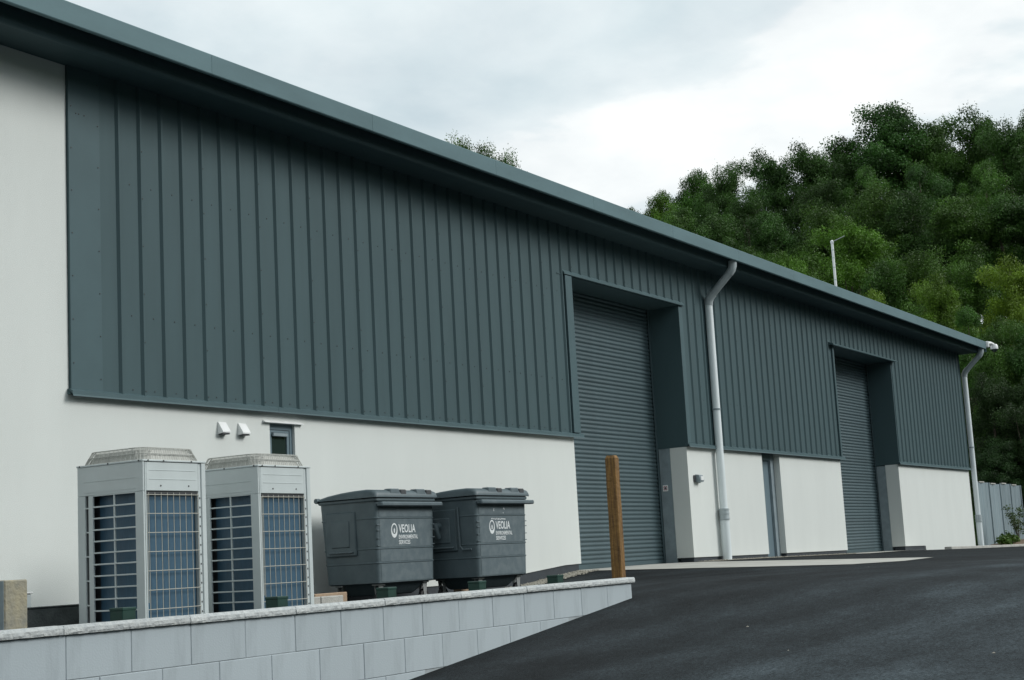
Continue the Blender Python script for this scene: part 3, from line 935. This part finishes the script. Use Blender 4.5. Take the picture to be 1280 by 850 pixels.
    fn = MB().lathe([(.07, -.02), (.07, .05), (.03, .06)], (W / 2, D / 2, H - .02), 14)
    for k in range(4):
        a = k * math.pi / 2 + .3
        pts = []
        for r_, w in ((.06, .25), (.15, .42), (.24, .45)):
            for sgn in (-1, 1):
                pts.append((W / 2 + r_ * math.cos(a + sgn * w), D / 2 + r_ * math.sin(a + sgn * w), H - .005 + sgn * .03))
        fn.add(pts, [(0, 1, 3, 2), (2, 3, 5, 4)])
    fn.build('fan', 'slot', t)
    return t
ac1 = ac_unit()
ac2 = copy_tree(ac1)
ac1.location = (9.49, -2.5, -.362)
ac2.location = (11.0, -2.5, -.372)
ac1['label'] = 'grey air conditioning unit at the left, beside the low dark wall'
ac2['label'] = 'grey air conditioning unit on the right, next to the bins'

# ------------------------------------------------------------------ wheeled bins
def text_mesh(s, size, off=0.0, sx=1.0):
    cu = bpy.data.curves.new('lettering', 'FONT')
    cu.body = s; cu.size = size; cu.offset = off; cu.extrude = .0008; cu.resolution_u = 3
    to = bpy.data.objects.new('tmp', cu); COL.objects.link(to)
    dg = bpy.context.evaluated_depsgraph_get()
    me = bpy.data.meshes.new_from_object(to.evaluated_get(dg))
    bpy.data.objects.remove(to)
    me.materials.clear(); me.materials.append(MT['print'])
    xs2 = [v.co.x for v in me.vertices]
    w = max(xs2) - min(xs2); x0 = min(xs2)
    for v in me.vertices: v.co.x = (v.co.x - x0) / w * sx
    return me
def rrect(hx, yf, yb, z, rc=.05, n=3):
    pts = []
    cs = ((hx, yb, 0), (-hx, yb, 1), (-hx, yf, 2), (hx, yf, 3))
    for x, y, q in cs:
        sx, sy = (1 if x > 0 else -1), (1 if q < 2 else -1)
        for i in range(n + 1):
            a = math.pi / 2 * (q + i / n)
            pts.append((x - sx * rc + rc * math.cos(a), y - sy * rc + rc * math.sin(a), z))
    return pts
def loft(rings, cap0=True, cap1=True):
    mb = MB(); n = len(rings[0])
    for r_ in rings: mb.v += r_
    for i in range(len(rings) - 1):
        for k in range(n):
            a, b = i * n + k, i * n + (k + 1) % n
            mb.f.append((a, b, b + n, a + n))
    if cap0: mb.f.append(tuple(range(n))[::-1])
    if cap1: mb.f.append(tuple((len(rings) - 1) * n + k for k in range(n)))
    return mb
def wheel_bin(knob, label):
    t = thing('wheeled_bin', label, 'bin', (0, 0, 0), 0, 'wheeled waste bins by the wall')
    def sec(z):
        u = (z - .20) / .96
        return .596 + .034 * u, -.412 - .020 * u, .375 + .058 * u
    zs_ = [.275, .288, .32, .50, .505, .515, .52, .66, .665, .675, .68, .82, 1.0, 1.005, 1.015, 1.02, 1.21]
    rings = []
    for z in zs_:
        hx, yf, yb = sec(z)
        d = .006 if z in (.505, .515, .665, .675, 1.005, 1.015) else 0
        if z == .275: d = -.02
        rings.append(rrect(hx + d, yf - d, yb + d, z))
    body = loft(rings).build('body', 'bin', t, smooth=True)
    loft([rrect(.36, -.22, .20, .145, .03), rrect(.38, -.25, .23, .16, .03), rrect(.50, -.35, .31, .274, .03)]).build('belly', 'bin', body, smooth=True)
    # scuffed front skin
    fp = MB()
    for z0, z1 in ((.30, .498), (.523, .658), (.683, .998), (1.023, 1.14)):
        h0, f0, _ = sec(z0); h1, f1, _ = sec(z1)
        fp.add([(-h0 + .06, f0 - .0035, z0), (h0 - .06, f0 - .0035, z0), (h1 - .06, f1 - .0035, z1), (-h1 + .06, f1 - .0035, z1)], [(0, 1, 2, 3)])
    fp.build('front_face', 'binworn', body)
    # corner ribs
    cr = MB()
    for z in (.70, .78, .87, .93):
        h, f, _ = sec(z)
        for s_ in (-1, 1):
            x = s_ * (h - .045)
            cr.box(x - .04, x + .04, f - .007, f + .01, z, z + .010)
    cr.build('corner_ribs', 'binworn', body)
    # rim and front bar
    loft([rrect(.645, -.445, .445, 1.198, .05), rrect(.655, -.455, .455, 1.208, .05), rrect(.655, -.455, .455, 1.230, .05), rrect(.645, -.445, .445, 1.240, .05)]).build('rim', 'bin', t, smooth=True)
    MB().cbox(-.62, .70, -.525, -.44, 1.140, 1.190, .012).build('front_bar', 'binworn', t)
    # lid
    pr = [(.455, 1.242), (.465, 1.255), (.43, 1.270), (.30, 1.296), (.10, 1.319), (-.12, 1.333), (-.30, 1.337), (-.40, 1.329), (-.455, 1.308), (-.476, 1.272), (-.476, 1.244)]
    lid = MB()
    secs = [(-.672, .965, -.035), (-.655, .99, -.012), (-.62, 1.0, 0), (.62, 1.0, 0), (.655, .99, -.012), (.672, .965, -.035)]
    n = len(pr)
    for x, sc_, dz in secs:
        for y, z in pr: lid.v.append((x, y * sc_, z + dz * (1 if z > 1.26 else 0)))
    for i in range(len(secs) - 1):
        for k in range(n):
            a, b = i * n + k, i * n + (k + 1) % n
            lid.f.append((a, b, b + n, a + n))
    lid.f.append(tuple(range(n))[::-1]); lid.f.append(tuple((len(secs) - 1) * n + k for k in range(n)))
    lo = lid.build('lid', 'bin', t, smooth=True)
    for x in (-.26, .30):
        MB().cbox(x - .10, x + .10, -.468, -.36, 1.275, 1.342, .012).build('lid_grip', 'binworn', lo)
        MB().cbox(x + .115, x + .235, -.472, -.40, 1.272, 1.334, .010).build('grip_recess', 'slot', lo)
    for x in (-.64, .64):
        MB().lathe([(.03, -.03), (.032, .03)], (x, .455, 1.25), 12, 'x').build('hinge_knob', 'bin', lo, smooth=True)
    # side mountings
    for s_ in (-1, 1):
        h, _, _ = sec(.85)
        xs0, xs1 = sorted((s_ * (h - .02), s_ * (h + .024)))
        sf = MB().cbox(xs0, xs1, -.12, .34, .60, 1.10, .012).build('side_plate', 'bin', t)
        xs0, xs1 = sorted((s_ * (h + .02), s_ * (h + .036)))
        MB().cbox(xs0, xs1, -.03, .25, .70, 1.00, .008).build('inset_plate', 'binworn' if knob else 'bin', sf)
        xs0, xs1 = sorted((s_ * (h + .01), s_ * (h + .05)))
        MB().cbox(xs0, xs1, -.08, .28, .635, .655, .006).build('ledge', 'binworn', sf)
        if knob:
            MB().tube([(s_ * (h + .02), .14, .90), (s_ * (h + .12), .14, .90), (s_ * (h + .125), .12, .86), (s_ * (h + .10), .10, .76)], [.055, .05, .045, .03], 12).build('lifting_hook', 'bin', sf, smooth=True)
            MB().tube([(s_ * (h + .03), -.16, 1.12), (s_ * (h + .03), -.175, .66), (s_ * (h + .025), -.21, .615), (s_ * (h + .018), -.34, .615)], .012, 8).build('side_rod', 'binworn', t)
    # castors
    for sx in (-1, 1):
        for sy in (-1, 1):
            x, y = sx * .47, (-.31 if sy < 0 else .25)
            cs = obj('castor', None, t, (x, y, 0))
            MB().cbox(-.06, .06, -.06, .06, .258, .278, .003).build('plate', 'zinc', cs)
            MB().prism([(-.045, .26), (.05, .26), (.022, .085), (-.022, .085)], 'y', -.035, -.029).prism([(-.045, .26), (.05, .26), (.022, .085), (-.022, .085)], 'y', .029, .035).build('fork', 'zinc', cs)
            w = MB().lathe([(.075, -.026), (.092, -.020), (.095, 0), (.092, .020), (.075, .026)], (.012, 0, .095), 20, 'y').build('wheel', 'rubber', cs, smooth=True)
            MB().lathe([(.05, -.030), (.05, .030)], (.012, 0, .095), 14, 'y').build('hub', 'zinc', w, smooth=True)
    # lettering and emblem on the front
    h, f, _ = sec(.85)
    def put(me, x, z, nm):
        h_, f_, _ = sec(z)
        o = obj(nm, me, t, (x, f_ - .0055, z), (math.pi / 2 + math.atan(.020 / .96), 0, 0))
        return o
    put(text_mesh('VEOLIA', .128, .0022, .36), -.170, .845, 'lettering')
    put(text_mesh('ENVIRONMENTAL', .064, .0010, .41), -.170, .772, 'lettering')
    put(text_mesh('SERVICES', .064, .0010, .24), -.170, .712, 'lettering')
    em = MB()
    N = 32
    vv = []
    for i in range(N):
        a = 2 * math.pi * i / N
        vv.append((.066 * math.cos(a), .083 * math.sin(a)))
    for i in range(N):
        a = 2 * math.pi * i / N
        vv.append((.048 * math.cos(a), .012 + .054 * math.sin(a)))
    em.v = [(p[0], p[1], 0.0) for p in vv]
    for i in range(N):
        j = (i + 1) % N
        em.f.append((i, j, N + j, N + i))
    em.v += [(-.011, -.026, 0), (.011, -.026, 0), (.013, .008, 0), (.0, .032, 0), (-.013, .008, 0)]
    em.f.append((2 * N, 2 * N + 1, 2 * N + 2, 2 * N + 3, 2 * N + 4))
    em.v += [(.014 * math.cos(2 * math.pi * i / 10), .004 + .014 * math.sin(2 * math.pi * i / 10), 0.0006) for i in range(10)]
    em.f.append(tuple(2 * N + 5 + i for i in range(10)))
    put(em.mesh('emblem', 'print'), -.262, .868, 'emblem')
    if knob:
        fk = MB()
        rr = random.Random(5)
        _, f9, _ = sec(.95)
        def flake(x, z, w, hh):
            _, fz, _ = sec(z)
            fk.add([(x, fz - .0055, z), (x + w, fz - .0055, z + rr.uniform(-.003, .003)), (x + w * rr.uniform(.6, 1), fz - .0055, z + hh), (x + w * .1, fz - .0055, z + hh * rr.uniform(.6, 1))], [(0, 1, 2, 3)])
        for z in np.arange(.985, 1.09, .012):
            if rr.random() < .6: flake(-.215 + rr.uniform(-.004, .004), float(z), rr.uniform(.008, .02), .010)
        for x, z in ((.02, 1.03), (.045, 1.075), (.03, 1.085)): flake(x, z, .02, .014)
        x = -.27
        while x < .06:
            flake(x, .958 + rr.uniform(-.004, .004), rr.uniform(.015, .035), rr.uniform(.006, .016)); x += rr.uniform(.018, .04)
        fk.build('sticker_remnant', 'print', t)
    return t
b1 = wheel_bin(False, 'slate grey wheeled bin nearest the air units, flat side plate')
b2 = wheel_bin(True, 'slate grey wheeled bin with white sticker scuffs above its lettering')
b1.scale = b2.scale = (.985, 1, 1.075)
b1.location = (15.20, -.79, -.362)
b2.location = (16.68, -1.27, -.362)

# ------------------------------------------------------------------ far right: fence, bed, plants, kerb
fe = thing('steel_sheet_fence', 'tall grey-blue ribbed steel sheet fence beyond the far corner', 'fence', (0, 0, 0))
for i in range(4):
    x0 = 51.1 + i * 1.52
    pr = []
    for k in range(3):
        xx = x0 + k * .50
        pr += [(xx, .90), (xx + .05, .875), (xx + .33, .875), (xx + .38, .90)]
    pr = pr + [(x0 + 1.48, .90)]
    zt = 1.84 + (.02, -.015, .012, -.02)[i]
    mb = MB().prism(pr, 'z', -.6, zt, closed=False)
    p_ = mb.build('fence_panel', 'fence', fe)
    MB().box(x0 + .10, x0 + .75, .845, .91, zt - .005, zt + .03).build('top_clip', 'kerb', p_)
    MB().box(x0 + 1.46, x0 + 1.52, .86, .96, -.6, zt + .01).build('fence_post', 'galv', fe)
bed = MB()
def z_bed(x, y):
    cx, cy = (x - 53.5) / 7.0, (y + .25) / 1.25
    r2 = cx * cx + cy * cy
    return -.55 + .42 * max(0, 1 - r2) ** .5 + .04 * math.sin(x * 5) * math.cos(y * 7)
grid(bed, [46.9 + i * .35 for i in range(39)], [-1.4 + i * .25 for i in range(10)], z_bed)
tag(bed.build('planting_bed', 'soil', smooth=True), kind='structure')
def kerb_line(x0, x1, y0, y1, n):
    me = None
    for i in range(n):
        a, b = i / n, (i + 1) / n
        xa, xb = x0 + (x1 - x0) * a, x0 + (x1 - x0) * b
        ya, yb = y0 + (y1 - y0) * a, y0 + (y1 - y0) * b
        zc = z_road((xa + xb) / 2, (ya + yb) / 2)
        l_ = math.hypot(xb - xa, yb - ya)
        if me is None: me = MB().cbox(.004, l_ - .004, -.10, .10, -.25, .0, .012).mesh('kerb_stone', 'kerb')
        o = obj('kerb_stone', me, ke, (xa, ya, zc + .075), (0, -(z_road(xb, yb) - z_road(xa, ya)) / l_, math.atan2(yb - ya, xb - xa)))
ke = tag(obj('kerb', None, None, (0, 0, 0)), kind='structure')
kerb_line(40.9, 60.0, -.75, -1.75, 21)

# ------------------------------------------------------------------ foliage
def leaf_cloud(rng, centres, radii, n_per, size, clump_id=None, updir=.35):
    P, N_, S, C = [], [], [], []
    for i, (c, r_) in enumerate(zip(centres, radii)):
        n = int(n_per * (r_ / np.mean(radii)) ** 1.6)
        d = rng.normal(size=(n, 3)); d /= np.linalg.norm(d, axis=1)[:, None]
        rad = r_ * (rng.random(n) ** .35)
        rad *= 1 + .25 * rng.normal(size=n) * .5
        p = c + d * rad[:, None] * np.array([1, 1, .78])
        nn = d * .7 + rng.normal(size=(n, 3)) * .6 + np.array([0, 0, updir])
        nn /= np.linalg.norm(nn, axis=1)[:, None]
        P.append(p); N_.append(nn); S.append(size * rng.uniform(.6, 1.35, n)); C.append(np.full(n, rng.random()))
    return np.concatenate(P), np.concatenate(N_), np.concatenate(S), np.concatenate(C)
def leaf_mesh(name, rng, P, N_, S, C):
    n = len(P)
    a = rng.normal(size=(n, 3))
    u = np.cross(N_, a); u /= np.linalg.norm(u, axis=1)[:, None]
    v = np.cross(N_, u)
    s = S[:, None]
    V = np.empty((n, 4, 3))
    V[:, 0] = P - u * s * .62
    V[:, 1] = P - v * s * .36 + N_ * s * .10
    V[:, 2] = P + u * s * .62
    V[:, 3] = P + v * s * .36 + N_ * s * .10
    me = bpy.data.meshes.new(name)
    me.vertices.add(n * 4); me.loops.add(n * 4); me.polygons.add(n)
    me.vertices.foreach_set('co', V.reshape(-1))
    me.loops.foreach_set('vertex_index', np.arange(n * 4, dtype=np.int32))
    me.polygons.foreach_set('loop_start', np.arange(0, n * 4, 4, dtype=np.int32))
    me.update(calc_edges=True)
    at = me.attributes.new('clump', 'FLOAT', 'POINT')
    at.data.foreach_set('value', np.repeat(C, 4).astype(np.float32))
    me.materials.append(MT['leaf'])
    return me
def tree_proto(seed, H=14.0, rad=4.6, base=.10, n_cl=252, n_per=250, size=.115, spread=1.0):
    """crown and trunk meshes of a broadleaf tree of height H"""
    rng = np.random.default_rng(seed)
    cs, rs = [], []
    zc, hz = H * (base + (1 - base) * .52), H * (1 - base) * .5
    limbs = []
    for i in range(24):
        while True:
            d = rng.uniform(-1, 1, 3)
            l = np.linalg.norm(d)
            if .25 < l < 1.0: break
        if i == 0: d = np.array([.1, 0, .95])
        w = rad * (1.0 if d[2] < 0 else (1 - .3 * d[2])) * spread
        rl = rng.uniform(.26, .42) * rad
        limbs.append((np.array([d[0] * (w - rl * .6), d[1] * (w - rl * .6), zc + d[2] * (hz - rl * .75)]), rl))
    for i in range(n_cl):
        c, rl = limbs[i % 24]
        d = rng.normal(size=3); d /= np.linalg.norm(d)
        if d[2] < -.3: d[2] *= .4
        r_ = rng.uniform(.09, .20) * rad
        cs.append(c + d * rl * rng.uniform(.45, 1.08) * np.array([1, 1, .8])); rs.append(r_)
    P, N_, S, C = leaf_cloud(rng, cs, rs, n_per, size)
    # loose sprays so the outline frays
    k = len(P) // 14
    idx = rng.integers(0, len(P), k)
    P2 = P[idx] + rng.normal(size=(k, 3)) * .20
    P = np.concatenate([P, P2]); N_ = np.concatenate([N_, N_[idx]]); S = np.concatenate([S, S[idx]]); C = np.concatenate([C, C[idx]])
    crown = leaf_mesh('crown', rng, P, N_, S, C)
    tk = MB()
    pts = [(0, 0, -1.2), (0, 0, H * .12), (.15 * rng.normal(), .15 * rng.normal(), H * .3), (.3 * rng.normal(), .3 * rng.normal(), H * .55), (.35 * rng.normal(), .35 * rng.normal(), H * .82)]
    tk.tube(pts, [.36, .29, .22, .14, .04], 8)
    for c, _ in limbs[::3]:
        zb = H * rng.uniform(.2, .55)
        b0 = Vector((0, 0, zb)); e0 = Vector(c)
        md = b0.lerp(e0, .5) + Vector((0, 0, -.3))
        tk.tube([b0, md, e0], [.11, .07, .02], 5)
    trunk = tk.mesh('trunk', 'bark', True)
    return crown, trunk
PRO = [tree_proto(11), tree_proto(12, rad=5.0, n_cl=288), tree_proto(13, rad=4.3, base=.08), tree_proto(14, rad=4.8, base=.05),
       tree_proto(15, rad=4.6, base=.03, size=.10, n_per=330), tree_proto(16, rad=5.2, base=.05, n_cl=288)]
def pix(px, py, dist):
    """a point at the given ground distance along a line of sight"""
    d = fw + rt * ((px - 640) / F_PX) - up * ((py - 425) / F_PX)
    k = dist / math.hypot(d.x, d.y)
    return EYE + d * k
SHADED = (.022, .054, .012)  # shadow low behind the fence, put into the leaf colour
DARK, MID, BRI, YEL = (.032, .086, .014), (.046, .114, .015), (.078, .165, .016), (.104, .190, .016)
ORD = ['first', 'second', 'third', 'fourth', 'fifth', 'sixth', 'seventh', 'eighth', 'ninth', 'tenth', 'eleventh', 'twelfth', 'thirteenth', 'fourteenth', 'fifteenth', 'sixteenth']
def tree(px, py, dist, wpx, col, label, k, group):
    top = pix(px, py, dist)
    zb = z_hill(top.x, top.y)
    H = max(top.z - zb, 3.0)
    w = wpx / F_PX * dist
    cr, tk = PRO[k % len(PRO)]
    t = thing('broadleaf_tree', label, 'tree', (top.x, top.y, zb), random.uniform(0, 6.28), group)
    sxy = min(max(w * 1.3 / 9.2, .5 * H / 14), 1.6 * H / 14)
    t.scale = (sxy, sxy, H / 14.0)
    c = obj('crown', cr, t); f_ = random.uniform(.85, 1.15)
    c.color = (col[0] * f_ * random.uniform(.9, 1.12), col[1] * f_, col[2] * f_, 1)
    obj('trunk', tk, t)
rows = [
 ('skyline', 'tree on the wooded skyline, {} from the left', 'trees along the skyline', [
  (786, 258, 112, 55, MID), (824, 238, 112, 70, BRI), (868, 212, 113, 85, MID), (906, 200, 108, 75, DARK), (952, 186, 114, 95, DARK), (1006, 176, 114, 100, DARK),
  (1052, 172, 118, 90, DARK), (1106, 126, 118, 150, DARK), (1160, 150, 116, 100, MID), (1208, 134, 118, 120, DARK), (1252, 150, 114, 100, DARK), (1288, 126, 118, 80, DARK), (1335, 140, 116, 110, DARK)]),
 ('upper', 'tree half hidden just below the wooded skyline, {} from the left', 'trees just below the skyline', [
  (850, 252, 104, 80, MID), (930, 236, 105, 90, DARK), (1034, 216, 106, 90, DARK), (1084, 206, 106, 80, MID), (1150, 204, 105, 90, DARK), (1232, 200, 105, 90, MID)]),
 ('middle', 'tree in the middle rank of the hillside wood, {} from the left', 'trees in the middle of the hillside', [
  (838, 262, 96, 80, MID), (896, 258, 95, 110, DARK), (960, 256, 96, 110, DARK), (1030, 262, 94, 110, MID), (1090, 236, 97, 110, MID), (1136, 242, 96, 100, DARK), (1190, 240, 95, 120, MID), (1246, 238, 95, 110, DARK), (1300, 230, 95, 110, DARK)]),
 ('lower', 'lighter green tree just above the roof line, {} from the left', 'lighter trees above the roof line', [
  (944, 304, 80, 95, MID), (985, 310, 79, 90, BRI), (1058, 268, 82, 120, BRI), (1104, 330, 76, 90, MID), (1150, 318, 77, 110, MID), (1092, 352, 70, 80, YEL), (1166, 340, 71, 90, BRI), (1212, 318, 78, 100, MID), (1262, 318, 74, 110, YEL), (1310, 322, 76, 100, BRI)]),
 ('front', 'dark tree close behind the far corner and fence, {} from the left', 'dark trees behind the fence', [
  (1205, 384, 69, 90, MID), (1246, 392, 66, 80, MID), (1290, 405, 66, 90, DARK), (1234, 462, 62.5, 70, SHADED), (1276, 470, 62, 80, SHADED), (1318, 470, 63, 90, SHADED), (1250, 545, 61, 70, SHADED), (1296, 540, 61, 80, SHADED)]),
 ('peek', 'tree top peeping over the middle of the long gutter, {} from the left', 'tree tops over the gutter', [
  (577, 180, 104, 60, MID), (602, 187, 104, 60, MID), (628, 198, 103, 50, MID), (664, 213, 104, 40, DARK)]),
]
kk = 0
for nm, lab, grp, lst in rows:
    order = sorted(range(len(lst)), key=lambda i: lst[i][0])
    for rank, i in enumerate(order):
        px, py, d, w, col = lst[i]
        tree(px, py, d, w, col, lab.format(ORD[rank]), kk + rank * 5 + (i % 3), grp)
    kk += 1

# plants in the bed
def shrub(name, loc, label, centres, radii, n_per, size, col, stems, cat):
    rng = np.random.default_rng(len(label))
    t = thing(name, label, cat, loc)
    P, N_, S, C = leaf_cloud(rng, [np.array(c) for c in centres], radii, n_per, size)
    me = leaf_mesh('foliage', rng, P, N_, S, C)
    o = obj('foliage', me, t); o.color = (*col, 1)
    mb = MB()
    for s_ in stems: mb.tube(s_, [.014, .009, .004][:len(s_)], 5)
    mb.build('stem', 'bark', t)
    return t
zb0 = z_bed(52.3, -.6)
shrub('low_bush', (49.3, -.35, z_bed(49.3, -.35) - .03), 'low bright green bush in the soil before the steel fence', [(-.5, 0, .14), (0, 0, .20), (.5, .05, .16), (1.0, .05, .16)], [.24, .27, .24, .2], 260, .085, (.075, .15, .022),
      [[(0, 0, -.1), (0, 0, .1), (.05, 0, .2)], [(.5, 0, -.1), (.5, .02, .1), (.52, .03, .2)]], 'bush')
rng_ = np.random.default_rng(4)
cs_, st_ = [], []
for k in range(9):
    a = rng_.uniform(0, 6.28); l = rng_.uniform(.2, .75); h = rng_.uniform(.5, 1.25)
    e_ = (l * math.cos(a) * 1.2, l * math.sin(a) * .45, h)
    st_.append([(0, 0, -.1), (e_[0] * .4, e_[1] * .4, h * .55), e_])
    for q in (.55, .8, 1.0): cs_.append((e_[0] * q, e_[1] * q, h * (q + .02)))
ys = shrub('young_shrub', (51.6, -.15, z_bed(51.6, -.15)), 'thin open young shrub with sparse leaves before the steel fence', cs_, [.17] * len(cs_), 22, .075, (.045, .075, .025), st_, 'shrub')
ys.scale = (.8, .8, .85)
